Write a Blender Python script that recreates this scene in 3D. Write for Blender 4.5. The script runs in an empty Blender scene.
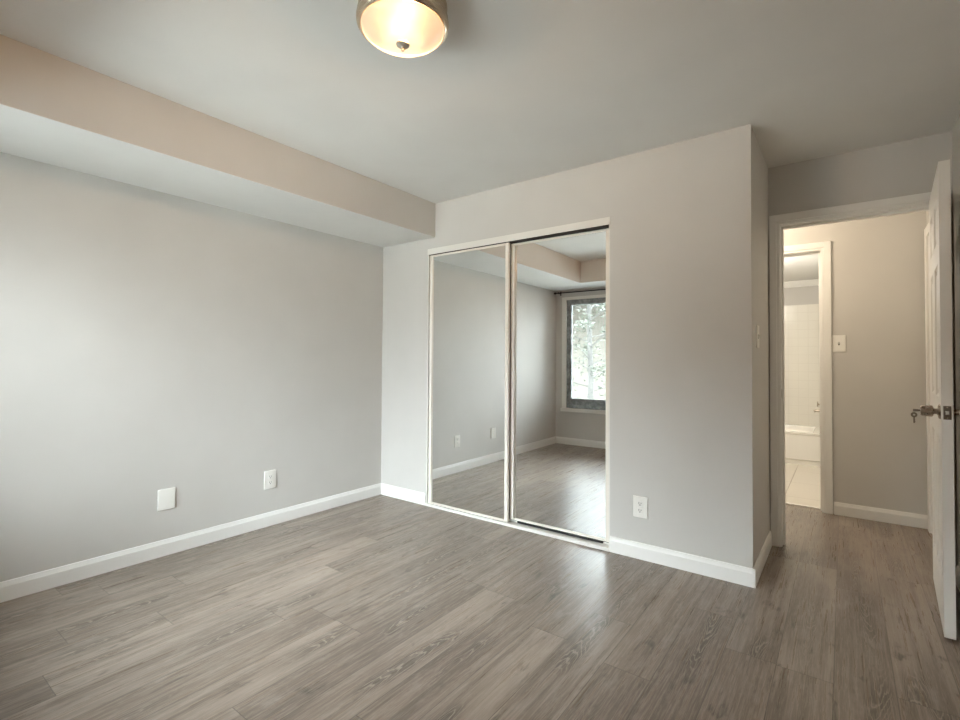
import bpy, bmesh, math, random
from mathutils import Vector, Matrix
R = math.radians
random.seed(7)
scene = bpy.context.scene
C = scene.collection

# ------------------------------------------------------------------ camera
YAW, PITCH, ROLL = R(36.803), R(1.125), R(0.344)
fw = Vector((-math.sin(YAW)*math.cos(PITCH), math.cos(YAW)*math.cos(PITCH), math.sin(PITCH)))
rt = Vector((math.cos(YAW), math.sin(YAW), 0)); up = rt.cross(fw)
r2 = rt*math.cos(ROLL) + up*math.sin(ROLL); u2 = r2.cross(fw)
cd = bpy.data.cameras.new('camera'); cam = bpy.data.objects.new('camera', cd); C.objects.link(cam)
cd.sensor_width = 36; cd.lens = 36*485.745/960; cd.shift_y = -9.42/960; cd.clip_start = 0.02
cam.matrix_world = Matrix(((r2.x, u2.x, -fw.x, 3.2511), (r2.y, u2.y, -fw.y, -2.9089), (r2.z, u2.z, -fw.z, 1.175), (0, 0, 0, 1)))
scene.camera = cam

# ------------------------------------------------------------------ world: overcast sky, brighter towards the zenith
SKY = 34.0
world = bpy.data.worlds.new('overcast_sky'); scene.world = world; world.use_nodes = True
wn = world.node_tree; bgn = wn.nodes['Background']
wt = wn.nodes.new('ShaderNodeTexCoord'); ws = wn.nodes.new('ShaderNodeSeparateXYZ'); wr = wn.nodes.new('ShaderNodeValToRGB')
wn.links.new(wt.outputs['Generated'], ws.inputs[0]); wn.links.new(ws.outputs['Z'], wr.inputs[0]); wn.links.new(wr.outputs[0], bgn.inputs[0])
wr.color_ramp.elements[0].position = 0.0; wr.color_ramp.elements[0].color = (0.14, 0.145, 0.15, 1)
e_ = wr.color_ramp.elements.new(0.25); e_.color = (0.42, 0.45, 0.48, 1)
wr.color_ramp.elements[-1].position = 0.8; wr.color_ramp.elements[-1].color = (0.90, 0.98, 1.04, 1)
# brighter patch of sky right of the window view, added to light the left wall
wg = wn.nodes.new('ShaderNodeVectorMath'); wg.operation = 'DOT_PRODUCT'; wn.links.new(wt.outputs['Generated'], wg.inputs[0]); wg.inputs[1].default_value = Vector((0.70, -0.52, 0.50)).normalized()
wm = wn.nodes.new('ShaderNodeMapRange'); wn.links.new(wg.outputs['Value'], wm.inputs[0])
for i_, q_ in enumerate((0.55, 1.0, SKY, SKY*1.15)): wm.inputs[i_+1].default_value = q_
wn.links.new(wm.outputs[0], bgn.inputs[1])

def light(name, kind, loc, energy, color, size=0.1, rot=(0, 0, 0), sy=None, portal=False):
    l = bpy.data.lights.new(name, kind); o = bpy.data.objects.new(name, l); C.objects.link(o)
    o.location = loc; o.rotation_euler = rot; l.energy = energy; l.color = color
    if kind == 'AREA':
        l.size = size
        if sy: l.shape = 'RECTANGLE'; l.size_y = sy
        if portal: l.cycles.is_portal = True
    else: l.shadow_soft_size = size
    return o
WX0, WX1 = 0.17, 2.08          # window opening
light('window_portal', 'AREA', ((WX0+WX1)/2, -3.36, 1.27), 1, (1, 1, 1), WX1-WX0, (R(90), 0, R(180)), 1.5, portal=True)
light('hall_lamp_light', 'POINT', (2.5, 1.2, 2.25), 15, (1.0, 0.83, 0.63), 0.10)
light('bathroom_lamp_light', 'POINT', (2.35, 2.7, 2.0), 23, (1.0, 0.93, 0.82), 0.12)
BULB = 21.0                    # each of the two bulbs behind the bowl
LAMP = 0.85                    # emission of the glowing ceiling lamp bowl

vs = scene.view_settings
vs.view_transform = 'Standard'; vs.look = 'None'; vs.gamma = 1; vs.use_curve_mapping = False
vs.exposure = 0.58
cy = scene.cycles
cy.max_bounces = 14; cy.diffuse_bounces = 8; cy.glossy_bounces = 6; cy.transmission_bounces = 8; cy.transparent_max_bounces = 12
cy.caustics_reflective = True; cy.sample_clamp_indirect = 6.0; cy.use_denoising = True

# ------------------------------------------------------------------ node helpers
class NT:
    def __init__(s, name):
        s.m = bpy.data.materials.new(name); s.m.use_nodes = True; s.t = s.m.node_tree
        s.b = s.t.nodes['Principled BSDF']; s.out = s.t.nodes['Material Output']
    def put(s, v, sock):
        if isinstance(v, bpy.types.NodeSocket): s.t.links.new(v, sock)
        elif isinstance(v, (tuple, list)):
            sock.default_value = tuple(v) + ((1,) if len(v) == 3 and sock.type == 'RGBA' else ())
        else: sock.default_value = v
    def math(s, op, a, b=None, c=None, clamp=False):
        n = s.t.nodes.new('ShaderNodeMath'); n.operation = op; n.use_clamp = clamp
        for i, v in enumerate((a, b, c)):
            if v is not None: s.put(v, n.inputs[i])
        return n.outputs[0]
    def add(s, a, b): return s.math('ADD', a, b)
    def mul(s, a, b): return s.math('MULTIPLY', a, b)
    def sub(s, a, b): return s.math('SUBTRACT', a, b)
    def xyz(s, x, y, z=0.0):
        n = s.t.nodes.new('ShaderNodeCombineXYZ')
        for i, v in enumerate((x, y, z)): s.put(v, n.inputs[i])
        return n.outputs[0]
    def coord(s, which='Object'):
        n = s.t.nodes.new('ShaderNodeTexCoord'); return n.outputs[which]
    def sep(s, v):
        n = s.t.nodes.new('ShaderNodeSeparateXYZ'); s.put(v, n.inputs[0]); return n.outputs
    def noise(s, vec, scale=1.0, detail=2.0, rough=0.5, dist=0.0):
        n = s.t.nodes.new('ShaderNodeTexNoise'); s.put(vec, n.inputs['Vector'])
        n.inputs['Scale'].default_value = scale; n.inputs['Detail'].default_value = detail
        n.inputs['Roughness'].default_value = rough; n.inputs['Distortion'].default_value = dist
        return n.outputs['Fac']
    def white(s, vec):
        n = s.t.nodes.new('ShaderNodeTexWhiteNoise'); n.noise_dimensions = '3D'; s.put(vec, n.inputs['Vector']); return n.outputs['Value']
    def smooth(s, v, a, b, lo=0.0, hi=1.0):
        n = s.t.nodes.new('ShaderNodeMapRange'); n.interpolation_type = 'SMOOTHSTEP'
        s.put(v, n.inputs[0])
        for i, q in enumerate((a, b, lo, hi)): n.inputs[i+1].default_value = q
        return n.outputs[0]
    def mix(s, f, a, b, mode='MIX'):
        n = s.t.nodes.new('ShaderNodeMix'); n.data_type = 'RGBA'; n.blend_type = mode; n.clamp_factor = True
        s.put(f, n.inputs[0]); s.put(a, n.inputs[6]); s.put(b, n.inputs[7]); return n.outputs[2]
    def bump(s, h, strength=0.1, dist=0.01):
        n = s.t.nodes.new('ShaderNodeBump'); s.put(h, n.inputs['Height']); n.inputs['Strength'].default_value = strength
        n.inputs['Distance'].default_value = dist; s.t.links.new(n.outputs[0], s.b.inputs['Normal'])
    def set(s, **k):
        for a, v in k.items(): s.put(v, s.b.inputs[{'col': 'Base Color', 'rough': 'Roughness', 'metal': 'Metallic', 'spec': 'Specular IOR Level', 'coat': 'Coat Weight'}[a]])
        return s

def paint(name, col, rough=0.55, bump=0.05, scale=260):
    n = NT(name); co = n.coord()
    v = n.noise(co, 3.0, 3)
    c = n.mix(n.smooth(v, 0.3, 0.7), tuple(x*0.985 for x in col), tuple(min(1, x*1.015) for x in col))
    n.set(col=c, rough=rough, spec=0.35)
    if bump: n.bump(n.noise(co, scale, 3), bump, 0.004)
    return n.m
def metal(name, col, rough=0.25, aniso=False):
    n = NT(name); v = n.noise(n.coord(), 60, 3)
    n.set(col=col, metal=1.0, rough=n.smooth(v, 0.3, 0.7, rough*0.85, rough*1.15)); return n.m

M = {}
M['wall'] = paint('light_grey_wall_paint', (0.60, 0.585, 0.558))
M['hallwall'] = M['wall']
M['ceiling'] = paint('matt_white_ceiling_paint', (0.77, 0.77, 0.75), 0.8, 0.08, 180)
M['trim'] = paint('white_semigloss_trim_paint', (0.84, 0.835, 0.81), 0.32, 0.0)
M['door'] = paint('white_door_paint', (0.80, 0.79, 0.755), 0.38, 0.02, 90)
M['plastic'] = paint('white_plastic', (0.84, 0.83, 0.79), 0.35, 0.0)
M['slot'] = paint('dark_slot', (0.03, 0.03, 0.03), 0.6, 0.0)
M['seam'] = paint('track_gap_shade', (0.02, 0.02, 0.02), 0.7, 0.0)  # near-black that paints shade into the door and track gaps
M['alu'] = paint('white_enamelled_metal', (0.80, 0.785, 0.745), 0.28, 0.0)
M['stile'] = paint('champagne_enamelled_metal', (0.86, 0.82, 0.75), 0.3, 0.0)
M['nickel'] = metal('brushed_nickel', (0.46, 0.40, 0.335), 0.28)
M['darknickel'] = metal('aged_nickel', (0.20, 0.18, 0.155), 0.35)
M['chrome'] = metal('satin_chrome', (0.72, 0.70, 0.66), 0.2)
M['brass'] = metal('dull_key_metal', (0.22, 0.195, 0.16), 0.4)
M['blackmetal'] = metal('dark_rod_metal', (0.06, 0.06, 0.065), 0.4)
def mirror_mat():
    n = NT('silvered_mirror'); v = n.noise(n.coord(), 1.5, 2)
    n.set(col=n.mix(v, (0.865, 0.88, 0.87), (0.885, 0.90, 0.89)), metal=1.0, rough=0.0); return n.m
M['mirror'] = mirror_mat()
def pan_metal():
    n = NT('brushed_nickel_lamp_pan'); s = n.sep(n.coord()); v = n.noise(n.xyz(s[0], s[1], n.mul(s[2], 90)), 6, 3)
    n.set(col=(0.60, 0.51, 0.39), metal=1.0, rough=n.smooth(v, 0.3, 0.7, 0.24, 0.36)); return n.m
M['pan'] = pan_metal()
M['absorber'] = paint('dark_light_absorber', (0.014, 0.010, 0.007), 0.8, 0.0)  # near-black, added so the bowl's centre glows less hot
M['finial'] = paint('satin_nickel_finial', (0.46, 0.41, 0.35), 0.3, 0.0)
def bowl_mat():
    # frosted glass: two bulbs behind it make the middle of the bowl the brightest
    n = NT('glowing_frosted_glass'); s = n.sep(n.coord())
    def blob(cx, cyy, rad):
        dx = n.sub(s[0], cx); dy = n.sub(s[1], cyy)
        d = n.math('SQRT', n.add(n.mul(dx, dx), n.mul(dy, dy)))
        return n.smooth(d, 0.0, rad, 1.0, 0.0)
    g = n.math('ADD', blob(-0.035, 0.02, 0.125), blob(0.035, -0.02, 0.125), clamp=True)
    cl = n.noise(n.coord(), 22, 3)
    g = n.mul(g, n.smooth(cl, 0.2, 0.8, 0.85, 1.1))
    col = n.mix(n.smooth(g, 0.1, 0.9), (1.0, 0.70, 0.48), (1.0, 0.92, 0.58))
    st = n.smooth(g, 0.15, 1.0, 0.66, 1.0)
    n.set(col=(0.25, 0.23, 0.2), rough=0.3)
    n.put(col, n.b.inputs['Emission Color']); n.put(n.mul(st, LAMP), n.b.inputs['Emission Strength'])
    tr = n.t.nodes.new('ShaderNodeBsdfTransparent'); tr.inputs[0].default_value = (1.0, 0.90, 0.78, 1); mx = n.t.nodes.new('ShaderNodeMixShader')
    mx.inputs[0].default_value = 0.7     # a third of the bulbs' light passes the frosted glass
    n.t.links.new(tr.outputs[0], mx.inputs[1]); n.t.links.new(n.b.outputs[0], mx.inputs[2]); n.t.links.new(mx.outputs[0], n.out.inputs[0])
    return n.m
M['bowl'] = bowl_mat()

def floor_mat():
    n = NT('grey_brown_oak_planks'); s = n.sep(n.coord()); X, Y = s[0], s[1]
    W, L = 0.18, 1.22
    u = n.math('DIVIDE', n.add(X, 5.0+0.066), W); row = n.math('FLOOR', u); fu = n.sub(u, row)
    rr = n.white(n.xyz(row, 3.3, 1.7))
    v = n.math('DIVIDE', n.add(n.add(Y, 20.0), n.mul(rr, 9.0)), L); idn = n.math('FLOOR', v); fv = n.sub(v, idn)
    a = n.white(n.xyz(row, idn, 0.5)); b = n.white(n.xyz(row, idn, 5.5)); c = n.white(n.xyz(row, idn, 9.5))
    ox = n.mul(a, 60.0); oy = n.mul(b, 60.0); oz = n.mul(c, 20.0)
    def gr(sx, sy, detail=2.0, rough=0.5, dist=0.0):
        return n.noise(n.xyz(n.add(n.mul(X, sx), ox), n.add(n.mul(Y, sy), oy), oz), 1.0, detail, rough, dist)
    wob = gr(26.0, 5.0, 3.0, 0.55); slow = gr(5.0, 1.6, 1.0)
    du = n.add(n.sub(n.sub(fu, 0.5), n.mul(n.sub(c, 0.5), 0.40)), n.mul(n.sub(slow, 0.5), 0.55))
    sgn = n.sub(n.mul(n.math('GREATER_THAN', b, 0.5), 2.0), 1.0)
    # flat-sawn arches: nested lines along the middle of a plank
    f = n.math('FRACT', n.add(n.add(n.mul(n.mul(fv, sgn), 15.0), n.mul(n.mul(du, du), 85.0)), n.mul(wob, 4.2)))
    line = n.smooth(n.math('ABSOLUTE', n.sub(f, 0.5)), 0.02, 0.20, 1.0, 0.0)
    knot = n.smooth(gr(14.0, 4.5, 3.0, 0.6, 0.6), 0.60, 0.74)
    along = n.smooth(gr(1.2, 1.5, 1.0), 0.47, 0.62)
    region = n.mul(n.smooth(n.add(n.math('ABSOLUTE', du), n.mul(n.sub(wob, 0.5), 0.25)), 0.09, 0.30, 1.0, 0.0), along)
    patch = n.smooth(gr(7.0, 1.1, 4.0, 0.6), 0.40, 0.72)
    streak = gr(110.0, 3.0, 4.0, 0.65)
    fine = gr(320.0, 14.0, 3.0, 0.7)
    blot = gr(16.0, 6.0, 5.0, 0.65)
    base = n.mix(a, (0.155, 0.124, 0.102), (0.325, 0.268, 0.225))
    base = n.mix(n.mul(b, 0.40), base, (0.260, 0.200, 0.155))
    base = n.mix(n.mul(patch, 0.75), base, (0.125, 0.096, 0.077))
    base = n.mix(n.mul(region, 0.85), base, (0.085, 0.066, 0.053))
    base = n.mix(n.mul(knot, 0.85), base, (0.055, 0.042, 0.036))
    base = n.mix(n.smooth(streak, 0.44, 0.68, 0.0, 0.55), base, (0.42, 0.352, 0.298))
    base = n.mix(n.smooth(gr(30.0, 0.9, 3.0, 0.6), 0.54, 0.34, 0.0, 0.55), base, (0.100, 0.077, 0.061))
    base = n.mix(n.smooth(blot, 0.50, 0.78, 0.0, 0.50), base, (0.36, 0.31, 0.268))
    base = n.mix(n.smooth(fine, 0.45, 0.75, 0.0, 0.40), base, (0.40, 0.335, 0.285))
    base = n.mix(n.mul(n.mul(line, region), 0.70), base, (0.36, 0.305, 0.255))
    base = n.mix(n.mul(n.mul(line, n.sub(1.0, region)), 0.03), base, (0.36, 0.32, 0.28))
    du = n.mul(n.math('MINIMUM', fu, n.sub(1.0, fu)), W); dv = n.mul(n.math('MINIMUM', fv, n.sub(1.0, fv)), L)
    d = n.math('MINIMUM', du, dv)
    seam = n.smooth(d, 0.0006, 0.0022, 1.0, 0.0)
    base = n.mix(n.mul(seam, 0.6), base, (0.07, 0.06, 0.05))
    n.set(col=base, rough=n.smooth(streak, 0.3, 0.7, 0.35, 0.26), spec=0.52)
    n.bump(n.sub(n.add(n.mul(streak, 0.3), n.mul(fine, 0.2)), n.mul(seam, 0.7)), 0.12, 0.002)
    return n.m
M['floor'] = floor_mat()

def tile_mat(name, size, off, col, grout, gw, plane):
    n = NT(name); s = n.sep(n.coord()); A, B = {'xy': (s[0], s[1]), 'xz': (s[0], s[2]), 'yz': (s[1], s[2])}[plane]
    def dist(q, sz, o):
        u = n.math('FRACT', n.math('DIVIDE', n.add(q, 10*sz+o), sz)); return n.mul(n.math('MINIMUM', u, n.sub(1.0, u)), sz)
    d = n.math('MINIMUM', dist(A, size[0], off[0]), dist(B, size[1], off[1]))
    g = n.smooth(d, gw*0.5, gw, 1.0, 0.0)
    v = n.noise(n.coord(), 2.5, 4)
    c = n.mix(v, tuple(x*0.96 for x in col), col)
    n.set(col=n.mix(g, c, grout), rough=n.smooth(g, 0, 1, 0.2, 0.7)); n.bump(n.sub(1.0, g), 0.3, 0.002); return n.m
M['walltile'] = tile_mat('white_square_wall_tile', (0.108, 0.108), (0.02, 0.03), (0.82, 0.80, 0.74), (0.70, 0.68, 0.62), 0.003, 'xz')
M['walltile_side'] = tile_mat('white_square_side_tile', (0.108, 0.108), (0.02, 0.03), (0.82, 0.80, 0.74), (0.70, 0.68, 0.62), 0.003, 'yz')
M['floortile'] = tile_mat('cream_floor_tile', (0.61, 0.61), (0.22, 0.30), (0.70, 0.655, 0.57), (0.30, 0.26, 0.21), 0.007, 'xy')
M['tub'] = paint('white_tub_enamel', (0.86, 0.845, 0.80), 0.15, 0.0)
def frame_alu():
    n = NT('weathered_grey_aluminium'); s = n.sep(n.coord())
    v = n.noise(n.coord(), 14, 5, 0.65)
    n.set(col=n.mix(n.smooth(v, 0.35, 0.7), (0.20, 0.22, 0.23), (0.42, 0.45, 0.46)), rough=0.45, metal=0.4); return n.m
M['frame'] = frame_alu()
def glass():
    n = NT('clear_window_glass'); t = n.t
    tr = t.nodes.new('ShaderNodeBsdfTransparent'); gl = t.nodes.new('ShaderNodeBsdfGlossy'); mx = t.nodes.new('ShaderNodeMixShader'); fr = t.nodes.new('ShaderNodeFresnel')
    gl.inputs['Roughness'].default_value = 0.0; fr.inputs[0].default_value = 1.45; tr.inputs[0].default_value = (0.95, 0.97, 0.96, 1)
    t.links.new(fr.outputs[0], mx.inputs[0]); t.links.new(tr.outputs[0], mx.inputs[1]); t.links.new(gl.outputs[0], mx.inputs[2]); t.links.new(mx.outputs[0], n.out.inputs[0])
    return n.m
M['glass'] = glass()
M['stucco'] = paint('pale_stucco', (0.105, 0.097, 0.083), 0.85, 0.3, 30)
M['paving'] = paint('pale_concrete_paving', (0.26, 0.255, 0.24), 0.85, 0.2, 20)
def bark():
    n = NT('pale_grey_bark'); s = n.sep(n.coord()); v = n.noise(n.xyz(n.mul(s[0], 12), n.mul(s[1], 12), n.mul(s[2], 3)), 1, 5, 0.7)
    n.set(col=n.mix(n.smooth(v, 0.3, 0.7), (0.035, 0.034, 0.031), (0.055, 0.053, 0.049)), rough=0.9); n.bump(v, 0.5, 0.02); return n.m
M['bark'] = bark()
def leaf():
    n = NT('grey_green_leaves'); v = n.noise(n.coord(), 6, 2)
    n.set(col=n.mix(n.smooth(v, 0.35, 0.65), (0.012, 0.017, 0.009), (0.028, 0.034, 0.02)), rough=0.6); return n.m
M['leaf'] = leaf()

# ------------------------------------------------------------------ mesh helpers
class MB:
    def __init__(s): s.bm = bmesh.new()
    def box(s, x0, x1, y0, y1, z0, z1, bev=0.0, seg=2):
        r = bmesh.ops.create_cube(s.bm, size=1.0)
        for v in r['verts']:
            v.co = Vector((x0+(v.co.x+.5)*(x1-x0), y0+(v.co.y+.5)*(y1-y0), z0+(v.co.z+.5)*(z1-z0)))
        if bev:
            ed = list({e for v in r['verts'] for e in v.link_edges})
            bmesh.ops.bevel(s.bm, geom=ed, offset=bev, segments=seg, profile=0.6, affect='EDGES')
        return s
    def prism(s, prof, a, b, axis):
        # closed 2-D outline swept along an axis; outline coordinates are the two other axes in order
        def P(q, t): return {'x': (t, q[0], q[1]), 'y': (q[0], t, q[1]), 'z': (q[0], q[1], t)}[axis]
        A = [s.bm.verts.new(P(q, a)) for q in prof]; B = [s.bm.verts.new(P(q, b)) for q in prof]
        n = len(prof)
        for i in range(n): s.bm.faces.new((A[i], A[(i+1) % n], B[(i+1) % n], B[i]))
        s.bm.faces.new(A[::-1]); s.bm.faces.new(B); return s
    def lathe(s, prof, seg=48, mat=None):
        # outline (r, z) turned about z
        mat = mat or Matrix.Identity(4); rings = []
        for r, z in prof:
            if r < 1e-6: rings.append([s.bm.verts.new(mat @ Vector((0, 0, z)))])
            else: rings.append([s.bm.verts.new(mat @ Vector((r*math.cos(2*math.pi*i/seg), r*math.sin(2*math.pi*i/seg), z))) for i in range(seg)])
        for a, b in zip(rings, rings[1:]):
            for i in range(seg):
                j = (i+1) % seg
                if len(a) == 1 and len(b) == 1: continue
                if len(a) == 1: s.bm.faces.new((a[0], b[j], b[i]))
                elif len(b) == 1: s.bm.faces.new((a[i], a[j], b[0]))
                else: s.bm.faces.new((a[i], a[j], b[j], b[i]))
        return s
    def tube(s, pts, rad, seg=10, cap=True):
        pts = [Vector(p) for p in pts]; rads = rad if isinstance(rad, (list, tuple)) else [rad]*len(pts); rings = []
        for i, p in enumerate(pts):
            d = (pts[min(i+1, len(pts)-1)]-pts[max(i-1, 0)]).normalized()
            ref = Vector((0, 0, 1)) if abs(d.z) < 0.9 else Vector((1, 0, 0))
            a = d.cross(ref).normalized(); b = d.cross(a)
            rings.append([s.bm.verts.new(p+(a*math.cos(2*math.pi*k/seg)+b*math.sin(2*math.pi*k/seg))*rads[i]) for k in range(seg)])
        for a, b in zip(rings, rings[1:]):
            for k in range(seg): s.bm.faces.new((a[k], a[(k+1) % seg], b[(k+1) % seg], b[k]))
        if cap: s.bm.faces.new(rings[0][::-1]); s.bm.faces.new(rings[-1])
        return s
    def torus(s, R0, r0, mat, n=24, m=8):
        vs_ = [[s.bm.verts.new(mat @ Vector(((R0+r0*math.cos(2*math.pi*j/m))*math.cos(2*math.pi*i/n), (R0+r0*math.cos(2*math.pi*j/m))*math.sin(2*math.pi*i/n), r0*math.sin(2*math.pi*j/m)))) for j in range(m)] for i in range(n)]
        for i in range(n):
            for j in range(m): s.bm.faces.new((vs_[i][j], vs_[(i+1) % n][j], vs_[(i+1) % n][(j+1) % m], vs_[i][(j+1) % m]))
        return s
    def build(s, name, mat, parent=None, smooth=False, loc=None, kind=None, label=None, cat=None, group=None):
        bmesh.ops.recalc_face_normals(s.bm, faces=s.bm.faces[:])
        me = bpy.data.meshes.new(name); s.bm.to_mesh(me); s.bm.free(); me.materials.append(mat)
        if smooth:
            for p in me.polygons: p.use_smooth = True
            try: me.set_sharp_from_angle(angle=R(38))
            except Exception: pass
        o = bpy.data.objects.new(name, me); C.objects.link(o)
        if parent: o.parent = parent
        if loc: o.location = loc
        return tag(o, label, cat, group, kind)
def tag(o, label=None, cat=None, group=None, kind=None):
    for k, v in (('label', label), ('category', cat), ('group', group), ('kind', kind)):
        if v: o[k] = v
    return o
def empty(name, loc, rz=0.0, **k):
    o = bpy.data.objects.new(name, None); C.objects.link(o); o.location = loc; o.rotation_euler = (0, 0, rz); o.empty_display_size = 0.05
    return tag(o, **k)

# ------------------------------------------------------------------ dimensions
H = 2.44; HS = 2.168; DS = 0.616             # ceiling, soffit underside, soffit depth
XC = 2.865; YA = 0.735; XR = 3.734           # closet corner, recessed doorway wall, right wall
YW = -3.22; YH = 1.77                        # window wall, far hall wall
TX0, TX1, TZ = 0.539, 2.087, 2.077           # closet opening
BH, BT = 0.095, 0.013                        # baseboard

# ------------------------------------------------------------------ room shell
S = 'structure'
MB().box(-0.1, XR+0.1, YW-0.1, 1.86, -0.12, 0.0).build('floor', M['floor'], kind=S)
MB().box(1.4, 3.2, 1.86, 4.7, -0.12, 0.0).build('floor_bathroom', M['floortile'], kind=S)
MB().box(-0.2, XR+0.2, YW-0.2, 4.8, H, H+0.12).build('ceiling', M['ceiling'], kind=S)
MB().box(-0.1, 0, YW-0.1, YA, 0, H).build('wall_left', M['wall'], kind=S)
MB().box(0, TX0, 0, 0.11, 0, H).box(TX1, XC, 0, 0.11, 0, H).box(TX0, TX1, 0, 0.11, TZ, H).build('wall_closet', M['wall'], kind=S)
MB().box(XC-0.1, XC, 0.11, YA, 0, H).build('wall_closet_side', M['wall'], kind=S)
DX0, DX1, DZ = 2.932, 3.657, 2.052           # bedroom doorway (inside of its jambs)
MB().box(-0.1, DX0-0.02, YA, YA+0.11, 0, H).box(DX1+0.02, XR, YA, YA+0.11, 0, H).box(DX0-0.02, DX1+0.02, YA, YA+0.11, DZ+0.02, H).build('wall_doorway', M['wall'], kind=S)
MB().box(XR, XR+0.1, YW-0.1, YH+0.12, 0, H).build('wall_right', M['wall'], kind=S)
WZ0, WZ1 = 0.512, 2.03
MB().box(0, WX0, YW-0.12, YW, 0, H).box(WX1, XR, YW-0.12, YW, 0, H).box(WX0, WX1, YW-0.12, YW, 0, WZ0).box(WX0, WX1, YW-0.12, YW, WZ1, H).build('wall_window', M['wall'], kind=S)
# the dropped soffit: along the left wall and turning along the window wall
YS = -2.69
MB().prism([(0, 0), (DS, 0), (DS, YS), (XR, YS), (XR, YW), (0, YW)], HS, H, 'z').build('wall_soffit', M['wall'], kind=S)
MB().prism([(0, 0), (DS-0.001, 0), (DS-0.001, YS-0.001), (XR, YS-0.001), (XR, YW), (0, YW)], HS-0.002, HS, 'z').build('ceiling_soffit', M['ceiling'], kind=S)
# hall and bathroom
BX0, BX1, BZ = 2.36, 3.11, 2.055
MB().box(1.3, BX0-0.02, YH, YH+0.11, 0, H).box(BX1+0.02, XR, YH, YH+0.11, 0, H).box(BX0-0.02, BX1+0.02, YH, YH+0.11, BZ+0.02, H).build('wall_hall', M['wall'], kind=S)
MB().box(1.2, 1.3, YA+0.11, YH+0.11, 0, H).build('wall_hall_end', M['wall'], kind=S)
YB, BCZ = 4.5, 2.21
MB().box(1.4, 3.2, YB, YB+0.1, 1.905, H).box(1.4, 3.2, YB+0.008, YB+0.1, 0, 1.905).build('wall_bathroom_back', M['wall'], kind=S)
MB().box(1.5, 3.06, YB, YB+0.008, 0.3, 1.905).build('wall_bathroom_tile', M['walltile'], kind=S)
MB().box(3.125, 3.2, YH+0.11, YB, 0, H).box(3.06, 3.125, 3.72, YB, 0, H).build('wall_bathroom_right', M['wall'], kind=S)
MB().box(3.052, 3.06, 3.72, YB, 0.3, 1.905).build('wall_bathroom_side_tile', M['walltile_side'], kind=S)
MB().box(1.4, 1.5, YH+0.11, YB, 0, H).build('wall_bathroom_left', M['wall'], kind=S)
MB().box(1.5, 3.125, YH+0.11, YB, BCZ, BCZ+0.05).build('ceiling_bathroom', M['ceiling'], kind=S)
MB().prism([(YB, BCZ-0.075), (YB-0.012, BCZ-0.075), (YB-0.02, BCZ-0.05), (YB-0.05, BCZ-0.012), (YB-0.05, BCZ), (YB, BCZ)], 1.5, 3.06, 'x').build('trim_1', M['trim'], kind=S)

# baseboards, one profile
def bb_prof(sgn=1, o=0.0):
    return [(o, 0), (o+sgn*BT, 0), (o+sgn*BT, BH*0.74), (o+sgn*BT*0.85, BH*0.79), (o+sgn*BT*0.62, BH*0.90), (o+sgn*BT*0.5, BH*0.98), (o+sgn*BT*0.3, BH), (o, BH)]
MB().prism(bb_prof(1, 0), YW, -0.0, 'y').build('baseboard_left', M['trim'], kind=S)
MB().prism(bb_prof(-1, 0), BT*0.5, TX0-0.002, 'x').prism(bb_prof(-1, 0), TX1+0.002, XC+BT, 'x').build('baseboard_closet', M['trim'], kind=S)
MB().prism(bb_prof(1, XC), -BT*0.98, YA-0.019, 'y').build('baseboard_closet_side', M['trim'], kind=S)
MB().prism(bb_prof(-1, XR), YW, YA-0.019, 'y').build('baseboard_right', M['trim'], kind=S)
MB().prism(bb_prof(1, YW), BT, XR-BT, 'x').build('baseboard_window', M['trim'], kind=S)
MB().prism(bb_prof(-1, YH), BX1+0.075, XR-0.0, 'x').prism(bb_prof(-1, YH), 1.3, BX0-0.07, 'x').build('baseboard_hall', M['trim'], kind=S)

# door casings and jambs
def casing(x0, x1, ztop, yf, w, name, sgn=-1, left=True, right=True, wl=None):
    # flat casing with a stepped inner edge on the face y = yf, standing out towards sgn*y; opening x0..x1
    m = MB(); t = 0.018*sgn; t2 = 0.012*sgn; wl = wl or w
    def leg(a, b, inner):
        lo, hi = sorted((yf, yf+t)); m.box(min(a, b), max(a, b), lo, hi, 0, ztop, 0.002)
    if left:
        m.box(x0-wl, x0-0.022, *sorted((yf, yf+t)), 0, ztop+w, 0.003); m.box(x0-0.022, x0-0.004, *sorted((yf, yf+t2)), 0, ztop+0.02, 0.002)
    if right:
        m.box(x1+0.022, x1+w, *sorted((yf, yf+t)), 0, ztop+w, 0.003); m.box(x1+0.004, x1+0.022, *sorted((yf, yf+t2)), 0, ztop+0.02, 0.002)
    m.box(x0-0.0225, x1+0.0225, *sorted((yf, yf+t)), ztop+0.022, ztop+w, 0.003); m.box(x0-0.004, x1+0.004, *sorted((yf, yf+t2)), ztop+0.004, ztop+0.022, 0.002)
    return m.build(name, M['trim'], kind=S)
casing(DX0, DX1, DZ, YA, 0.068, 'trim_2', wl=0.060)
MB().box(DX0-0.02, DX0, YA, YA+0.11, 0, DZ).box(DX1, DX1+0.02, YA, YA+0.11, 0, DZ).box(DX0-0.02, DX1+0.02, YA, YA+0.11, DZ, DZ+0.02) \
    .box(DX0, DX0+0.012, YA+0.045, YA+0.08, 0, DZ, 0.002).box(DX1-0.012, DX1, YA+0.045, YA+0.08, 0, DZ, 0.002).box(DX0, DX1, YA+0.045, YA+0.08, DZ-0.012, DZ, 0.002).build('trim_3', M['trim'], kind=S)
casing(BX0, BX1, BZ, YH, 0.068, 'trim_4')
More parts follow.
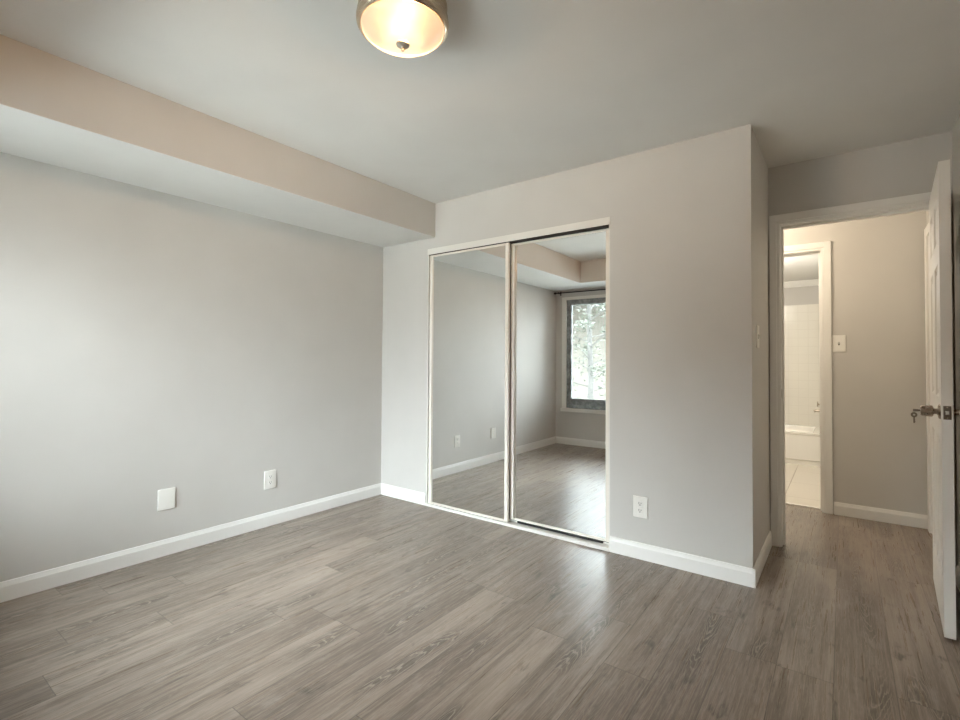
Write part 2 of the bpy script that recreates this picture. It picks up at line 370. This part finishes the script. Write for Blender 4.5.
MB().box(BX0-0.02, BX0, YH, YH+0.11, 0, BZ).box(BX1, BX1+0.02, YH, YH+0.11, 0, BZ).box(BX0-0.02, BX1+0.02, YH, YH+0.11, BZ, BZ+0.02) \
    .box(BX1-0.012, BX1, YH+0.03, YH+0.065, 0, BZ, 0.002).box(BX0, BX1, YH+0.03, YH+0.065, BZ-0.012, BZ, 0.002).build('trim_5', M['trim'], kind=S)
MB().box(BX0, BX1, 1.845, 1.88, 0, 0.008, 0.003).build('trim_6', M['tub'], kind=S)
# closed white door with casing in the hall's right-hand wall, seen past the open door
MB().box(XR-0.018, XR, 1.655, 1.723, 0, 2.12, 0.003).box(XR-0.018, XR, 0.865, 0.93, 0, 2.12, 0.003).box(XR-0.0175, XR, 0.93, 1.655, 2.055, 2.12, 0.003).build('trim_7', M['trim'], kind=S)
MB().box(XR-0.006, XR, 0.932, 1.653, 0.006, 2.053).build('door_2', M['door'], kind=S)

# ------------------------------------------------------------------ window
wy = YW-0.036
win = MB().box(WX0, WX1, wy-0.03, wy+0.03, WZ0, WZ0+0.05, 0.004).box(WX0, WX1, wy-0.03, wy+0.03, WZ1-0.03, WZ1, 0.004) \
    .box(WX0, WX0+0.03, wy-0.03, wy+0.03, WZ0, WZ1, 0.004).box(WX1-0.03, WX1, wy-0.03, wy+0.03, WZ0, WZ1, 0.004).build('window_1', M['frame'], kind=S)
xm = (WX0+WX1)/2
for k, (a, b) in enumerate(((WX0+0.03, xm+0.02), (xm-0.02, WX1-0.03))):
    yy = wy+(0.012 if k == 0 else -0.012)
    sash = MB().box(a, a+0.042, yy-0.011, yy+0.011, WZ0+0.05, WZ1-0.03, 0.003).box(b-0.042, b, yy-0.011, yy+0.011, WZ0+0.05, WZ1-0.03, 0.003) \
        .box(a+0.042, b-0.042, yy-0.011, yy+0.011, WZ0+0.05, WZ0+0.135, 0.003).box(a+0.042, b-0.042, yy-0.011, yy+0.011, WZ1-0.075, WZ1-0.03, 0.003).build('window_sash', M['frame'], win)
    MB().box(a+0.042, b-0.042, yy-0.003, yy+0.003, WZ0+0.135, WZ1-0.075).build('window_pane', M['glass'], sash)
MB().box(WX0-0.065, WX0, YW, YW+0.018, WZ0-0.0, WZ1+0.04, 0.003).box(WX1, WX1+0.065, YW, YW+0.018, WZ0, WZ1+0.04, 0.003).box(WX0, WX1, YW, YW+0.0175, WZ1, WZ1+0.04, 0.003) \
    .box(WX0-0.07, WX1+0.07, YW-0.03, YW+0.05, WZ0-0.05, WZ0, 0.005).build('trim_8', M['trim'], kind=S)
# curtain rod
rod = empty('curtain_rod', (0.03, YW+0.07, 2.128), label='dark thin curtain rod mounted above the window', cat='curtain rod')
MB().tube([(-0.0, 0, 0), (2.3, 0, 0)], 0.008, 12).build('pole', M['blackmetal'], rod, smooth=True)
m = MB().lathe([(0, -0.025), (0.012, -0.02), (0.016, -0.006), (0.012, 0.006), (0.009, 0.01), (0, 0.011)], 20, Matrix.Rotation(R(90), 4, 'Y')); m.build('finial', M['blackmetal'], rod, smooth=True)
for bx in (0.05, 1.1, 2.2):
    MB().box(bx-0.008, bx+0.008, -0.07, -0.064, -0.03, 0.03, 0.002).tube([(bx, -0.064, 0), (bx, -0.012, -0.002)], 0.006, 10).tube([(bx-0.006, 0, 0), (bx+0.006, 0, 0)], 0.013, 14).build('bracket', M['blackmetal'], rod, smooth=True)

# ------------------------------------------------------------------ mirrored closet doors and their tracks
MB().prism([(-0.006, TZ-0.047), (0.075, TZ-0.047), (0.075, TZ), (-0.006, TZ)], TX0, TX1, 'x').build('trim_9', M['alu'], kind=S)     # header track fascia
MB().box(TX0+0.0005, TX1-0.0005, -0.0135, 0.080, 0.0005, 0.008, 0.001).box(TX0, TX1, -0.016, -0.011, 0.0, 0.020, 0.001).box(TX0, TX1, 0.030, 0.034, 0.0, 0.009, 0.001).box(TX0, TX1, 0.074, 0.078, 0.0, 0.018, 0.001).build('trim_10', M['alu'], kind=S)
MB().box(TX0, TX0+0.011, 0.0, 0.09, 0.0, TZ-0.047).box(TX1-0.008, TX1, 0.0, 0.09, 0.0, TZ-0.047).build('trim_11', M['alu'], kind=S)
MB().box(TX0, TX1, 0.085, 0.1, 0.0, TZ).box(TX0+0.011, TX1-0.008, -0.003, 0.075, TZ-0.053, TZ-0.047).build('trim_12', M['seam'], kind=S)  # dark backing for the gaps, dark strip painting the shadow under the fascia
def mirror_door(x0, x1, yf, rz, z0, label):
    # yf: front face of the frame; turned by rz about its left edge
    w = x1-x0; z1 = TZ-0.054
    r = empty('mirror_door', (x0, yf, z0), rz, label=label, cat='mirrored closet door', group='mirrored sliding closet doors')
    h = z1-z0; sw, dp = 0.029, 0.026
    for a, b in ((0, sw), (w-sw, w)):
        MB().box(a, b, 0.0, dp, 0, h, 0.005, 3).build('stile', M['stile'], r, smooth=True)
    MB().box(sw, w-sw, 0.002, dp, 0, 0.013, 0.003).build('rail', M['stile'], r, smooth=True)
    MB().box(sw, w-sw, 0.002, dp, h-0.014, h, 0.003).build('rail', M['stile'], r, smooth=True)
    MB().box(sw-0.002, w-sw+0.002, 0.011, 0.016, 0.011, h-0.012).build('mirror', M['mirror'], r)
    if rz: MB().box(0.06, w-0.05, 0.006, 0.020, -0.018, 0.0, 0.001).build('bottom_slot_shade', M['seam'], r)  # black strip standing in for the shaded slot below the rear door
    return r
mirror_door(0.563, 1.329, -0.004, R(0.0), 0.020, 'front sliding closet door with narrow mirror reflecting only plain wall and floor, left of the other')
mirror_door(1.318, 2.066, 0.044, R(0.42), 0.031, 'rear sliding closet door whose mirror shows the window, nearest the white outlet')

# ------------------------------------------------------------------ open bedroom door with its lock
DW, DT = 0.742, 0.037
ang = math.atan2(-0.998, -0.062)
door = None
def door_mesh():
    bm = bmesh.new(); z0, z1 = 0.010, 2.047
    # slab with six moulded panels a side: grid of quads, the panels inset and pressed in
    us = [0, 0.105, DW/2-0.045, DW/2+0.045, DW-0.105, DW]; zs = [z0, 0.22, 0.84, 1.02, 1.62, 1.72, 1.92, z1]
    panels = {(i, j) for i in (1, 3) for j in (1, 3, 5)}
    for side in (0, 1):
        yy = 0 if side == 0 else DT
        V = {(i, j): bm.verts.new((u, yy, z)) for i, u in enumerate(us) for j, z in enumerate(zs)}
        fs = []
        for i in range(5):
            for j in range(7):
                q = [V[i, j], V[i+1, j], V[i+1, j+1], V[i, j+1]]
                f = bm.faces.new(q if side == 0 else q[::-1])
                if (i, j) in panels: fs.append(f)
        inw = Vector((0, 1 if side == 0 else -1, 0))
        for f in fs:
            for th, dp in ((0.006, 0.003), (0.012, 0.006), (0.014, 0.0), (0.018, -0.005)):
                bmesh.ops.inset_individual(bm, faces=[f], thickness=th, depth=0)
                for v in f.verts: v.co += inw*dp
    e = lambda a, b: [bm.verts.new(p) for p in ()]
    for (ua, za), (ub, zb) in (((0, z0), (DW, z0)), ((DW, z0), (DW, z1)), ((DW, z1), (0, z1)), ((0, z1), (0, z0))):
        bm.faces.new([bm.verts.new((ua, 0, za)), bm.verts.new((ub, 0, zb)), bm.verts.new((ub, DT, zb)), bm.verts.new((ua, DT, za))])
    bmesh.ops.remove_doubles(bm, verts=bm.verts[:], dist=1e-4)
    m = MB(); m.bm.free(); m.bm = bm; return m
door = door_mesh().build('door_1', M['door'], kind=S)
door.location = (3.632, 0.690, 0); door.rotation_euler = (0, 0, ang)
KU, KZ = DW-0.063, 0.962
Mx = Matrix.Translation((KU, 0, KZ)) @ Matrix.Rotation(R(90), 4, 'X')       # local z -> -y: out of the hall-side face
knob = MB().lathe([(0, 0), (0.033, 0), (0.033, 0.003), (0.030, 0.006), (0.016, 0.009), (0.0125, 0.012), (0.0125, 0.021), (0.018, 0.022), (0.024, 0.025), (0.0255, 0.030), (0.0225, 0.062), (0.019, 0.065), (0, 0.0655)], 32, Mx).build('door_knob', M['nickel'], door, smooth=True)
MB().box(KU-0.0012, KU+0.0012, -0.072, -0.064, KZ-0.004, KZ+0.004, 0.0004).box(KU-0.002, KU+0.002, -0.090, -0.071, KZ-0.0055, KZ+0.0055, 0.0015).build('key', M['brass'], knob, smooth=True)
MB().torus(0.006, 0.0011, Matrix.Translation((KU, -0.086, KZ-0.0075)) @ Matrix.Rotation(R(60), 4, 'Z') @ Matrix.Rotation(R(90), 4, 'Y')).build('key_ring', M['brass'], knob, smooth=True)
m = MB().lathe([(0.004, -0.0013), (0.0115, -0.0013), (0.0115, 0.0013), (0.004, 0.0013), (0.004, -0.0013)], 24, Matrix.Translation((KU, -0.086, KZ-0.021)) @ Matrix.Rotation(R(90), 4, 'Y'))
m.box(KU-0.0013, KU+0.0013, -0.0888, -0.0832, KZ-0.058, KZ-0.032, 0.0004).box(KU-0.001, KU+0.001, -0.0835, -0.0815, KZ-0.054, KZ-0.050).box(KU-0.001, KU+0.001, -0.0835, -0.0820, KZ-0.046, KZ-0.042)
m.build('spare_key', M['brass'], knob, smooth=True)
Mi = Matrix.Translation((KU, DT, KZ)) @ Matrix.Rotation(R(-90), 4, 'X')
MB().lathe([(0, 0), (0.033, 0), (0.033, 0.003), (0.030, 0.006), (0.016, 0.009), (0.0125, 0.013), (0.0125, 0.030), (0.017, 0.032), (0.022, 0.038), (0.026, 0.048), (0.0225, 0.062), (0.019, 0.065), (0, 0.0655)], 32, Mi).build('door_knob', M['nickel'], door, smooth=True)
lp = MB().box(DW-0.001, DW+0.0015, DT/2-0.0125, DT/2+0.0125, KZ-0.029, KZ+0.029, 0.001).build('latch_plate', M['darknickel'], door)
MB().box(DW+0.001, DW+0.010, DT/2-0.007, DT/2+0.006, KZ-0.009, KZ+0.009, 0.002).build('latch_bolt', M['chrome'], lp)
for z in (0.022, ):
    for zz in (KZ-0.023, KZ+0.023): MB().lathe([(0, 0.0), (0.0035, 0.0), (0.003, 0.0012), (0, 0.0014)], 12, Matrix.Translation((DW+0.0012, DT/2, zz)) @ Matrix.Rotation(R(90), 4, 'Y')).build('screw', M['nickel'], lp, smooth=True)
for zz in (0.25, 1.03, 1.80):
    MB().lathe([(0, -0.045), (0.006, -0.045), (0.006, 0.045), (0, 0.045)], 14, Matrix.Translation((-0.004, DT+0.005, zz))).build('hinge', M['nickel'], door, smooth=True)
MB().box(DX0-0.0005, DX0+0.0015, YA+0.012, YA+0.042, 0.945, 1.002, 0.0005).build('strike_plate', M['chrome'], bpy.data.objects['trim_3'])

# ------------------------------------------------------------------ outlets, switches and blank plate
def plate(name, loc, rz, w, h, label, cat, kind, group=None):
    # local: x across the wall, y out of the wall towards -y, z up; origin at the plate's centre on the wall
    r = empty(name, loc, rz, label=label, cat=cat, group=group)
    MB().box(-w/2, w/2, -0.006, 0.0, -h/2, h/2, 0.003, 3).build('cover_plate', M['plastic'], r, smooth=True)
    def screw(z):
        MB().lathe([(0, 0), (0.0035, 0), (0.003, 0.0012), (0, 0.0014)], 14, Matrix.Translation((0, -0.006, z)) @ Matrix.Rotation(R(90), 4, 'X')).build('screw', M['plastic'], r, smooth=True)
    if kind == 'outlet':
        for z in (0.0205, -0.0205):
            s = MB().box(-0.0165, 0.0165, -0.0085, -0.005, z-0.0145, z+0.0145, 0.003, 3).build('socket', M['plastic'], r, smooth=True)
            m = MB().box(-0.0078, -0.0052, -0.0090, -0.008, z-0.001, z+0.008).box(0.0052, 0.0078, -0.0090, -0.008, z-0.0005, z+0.007)
            m.lathe([(0, 0), (0.003, 0), (0.003, 0.001), (0, 0.001)], 12, Matrix.Translation((0, -0.0081, z-0.0075)) @ Matrix.Rotation(R(90), 4, 'X')).build('socket_slots', M['slot'], s)
        screw(0.0)
    elif kind == 'switch':
        MB().box(-0.0055, 0.0055, -0.0065, -0.005, -0.0125, 0.0125, 0.0005).build('toggle_slot', M['slot'], r)  # dark colour paints the shading around the toggle
        MB().prism([(-0.005, -0.006), (-0.005, 0.005), (-0.017, 0.011), (-0.018, 0.004)], -0.004, 0.004, 'x').build('toggle', M['plastic'], r)
        screw(0.030); screw(-0.030)
    elif kind == 'blank': screw(0.042); screw(-0.042)
    return r
plate('outlet', (2.276, 0, 0.306), 0, 0.086, 0.126, 'white duplex outlet on the wall right of the mirrored closet doors', 'outlet', 'outlet', 'wall outlets')
plate('outlet', (0, -1.033, 0.323), R(90), 0.088, 0.126, 'white duplex outlet on the left wall nearest the corner', 'outlet', 'outlet', 'wall outlets')
plate('blank_plate', (0, -1.688, 0.333), R(90), 0.096, 0.124, 'blank white wall plate on the left wall, without sockets', 'wall plate', 'blank')
plate('light_switch', (3.2245, YH, 1.320), 0, 0.084, 0.130, 'white toggle light switch in the hall beside the bathroom door casing', 'light switch', 'switch', 'light switches')
plate('light_switch', (XC, 0.199, 1.316), R(90), 0.084, 0.126, 'light switch on the narrow closet end wall facing the doorway', 'light switch', 'switch', 'light switches')

# ------------------------------------------------------------------ flush ceiling lamp
lamp = empty('ceiling_lamp', (2.002, -1.709, H), label='round flush ceiling lamp with glowing frosted glass bowl and brushed nickel rim', cat='ceiling lamp')
MB().lathe([(0, 0), (0.154, 0), (0.157, -0.005), (0.152, -0.012), (0.152, -0.030), (0.158, -0.036), (0.1595, -0.044), (0.157, -0.050), (0.160, -0.056), (0.1635, -0.066), (0.1615, -0.078), (0.156, -0.085), (0.150, -0.0885), (0.1465, -0.0880)], 72).build('lamp_pan', M['pan'], lamp, smooth=True)
MB().lathe([(0.1464, -0.0878), (0.144, -0.070), (0.0, -0.060)], 48).build('lamp_light_absorber', M['absorber'], lamp, smooth=True)  # unseen plate added to soak up bulb light above the bowl
MB().lathe([(0.146, -0.086), (0.145, -0.092), (0.137, -0.102), (0.118, -0.115), (0.094, -0.127), (0.065, -0.136), (0.035, -0.141), (0.0, -0.1425)], 72).build('glass_bowl', M['bowl'], lamp, smooth=True)
for bx, by in ((-0.04, 0.02), (0.04, -0.02)): light('bulb_light', 'POINT', (2.002+bx, -1.709+by, H-0.108), BULB, (1.0, 0.61, 0.32), 0.02)
MB().lathe([(0, -0.138), (0.022, -0.138), (0.0245, -0.141), (0.023, -0.146), (0.016, -0.150), (0.007, -0.153), (0.0045, -0.156), (0.0065, -0.160), (0.005, -0.166), (0, -0.168)], 28).build('finial', M['finial'], lamp, smooth=True)

# ------------------------------------------------------------------ bathroom
tub = empty('bathtub', (1.5, 3.75, 0), label='white bathtub seen through the bathroom doorway', cat='bathtub')
def tub_mesh():
    L_, D_, HH = 1.55, 0.74, 0.37; bm = bmesh.new()
    def rect(x0, x1, y0, y1, z): return [bm.verts.new(p) for p in ((x0, y0, z), (x1, y0, z), (x1, y1, z), (x0, y1, z))]
    rings = [rect(0, L_, 0.018, D_, 0.0), rect(0, L_, 0.018, D_, 0.055), rect(0, L_, 0.002, D_, 0.062), rect(0, L_, 0.0, D_, HH-0.03), rect(0, L_, -0.012, D_, HH-0.02), rect(0, L_, -0.012, D_, HH),
             rect(0.08, L_-0.08, 0.07, D_-0.06, HH), rect(0.10, L_-0.10, 0.09, D_-0.08, HH-0.04), rect(0.2, L_-0.16, 0.14, D_-0.13, 0.06)]
    for a, b in zip(rings, rings[1:]):
        for i in range(4): bm.faces.new((a[i], a[(i+1) % 4], b[(i+1) % 4], b[i]))
    bm.faces.new(rings[-1]); bm.faces.new(rings[0][::-1])
    bmesh.ops.bevel(bm, geom=[e for e in bm.edges if e.calc_face_angle(0) > 0.3], offset=0.006, segments=2, affect='EDGES')
    m = MB(); m.bm.free(); m.bm = bm; return m
tub_mesh().build('tub_body', M['tub'], tub, smooth=True)
fau = empty('tub_faucet', (3.052, 4.11, 0.60), label='small chrome bath faucet on the tiled wall above the tub', cat='faucet')
MB().tube([(0, 0, 0), (-0.07, 0, 0), (-0.082, 0, -0.006), (-0.085, 0, -0.02)], [0.017, 0.016, 0.015, 0.013], 14).build('spout', M['nickel'], fau, smooth=True)
MB().tube([(0, 0, 0.075), (-0.004, 0, 0.075)], 0.04, 20).tube([(0, 0, 0.075), (-0.055, 0, 0.075)], 0.011, 12).tube([(-0.05, 0, 0.045), (-0.05, 0, 0.108)], 0.006, 10).tube([(-0.05, -0.03, 0.075), (-0.05, 0.03, 0.075)], 0.006, 10).build('handle', M['nickel'], fau, smooth=True)

# ------------------------------------------------------------------ outside the window
MB().box(-30, 34, -40, YW-0.12, -0.62, -0.5).build('ground_outside', M['paving'], kind=S)
bld = MB().box(-24, -1.2, -19.5, -15, -0.5, 3.5).box(-24.3, -0.9, -19.8, -12.4, 3.5, 3.7).build('neighbouring_building', M['stucco'], label='pale stucco building across from the window, seen in the mirror', cat='building')  # unseen deep roof overhang added to keep skylight off the facade
tree = empty('leafy_tree', (-1.62, -8.2, -0.5), label='slim pale-trunked tree outside the window, seen in the closet mirror', cat='tree')
tp = [(0.03*math.sin(z*1.7), 0.03*math.cos(z*1.3), z) for z in [i*0.35 for i in range(15)]]
MB().tube(tp, [0.085-0.0042*i for i in range(15)], 12).build('trunk', M['bark'], tree, smooth=True)
br = MB(); tips = []
for k in range(30):
    z = 0.9+k*0.135; a = k*2.4; l = random.uniform(0.6, 1.3)*(1.1-0.1*z/4)
    p0 = Vector((0, 0, z)); d = Vector((math.cos(a), math.sin(a), random.uniform(-0.05, 0.5))); pts = [p0+d*l*t+Vector((0, 0, 0.12*math.sin(t*3))) for t in (0, 0.35, 0.7, 1.0)]
    br.tube(pts, [0.016, 0.011, 0.007, 0.003], 6); tips += pts[1:]
br.build('branches', M['bark'], tree, smooth=True)
lf = MB()
for t in tips:
    for _ in range(17):
        c = t+Vector((random.gauss(0, .13), random.gauss(0, .13), random.gauss(0, .11)))
        a = Vector((random.gauss(0, 1), random.gauss(0, 1), random.gauss(0, .5))).normalized(); b = a.cross(Vector((random.gauss(0, 1), random.gauss(0, 1), random.gauss(0, 1)))).normalized()
        l, w = random.uniform(.045, .075), random.uniform(.016, .026); up_ = a.cross(b)*0.006
        v = [lf.bm.verts.new(p) for p in (c-a*l, c-b*w+up_, c+a*l, c+b*w+up_)]; v0 = lf.bm.verts.new(c)
        for i in range(4): lf.bm.faces.new((v[i], v[(i+1) % 4], v0))
lf.build('foliage', M['leaf'], tree, kind='stuff')
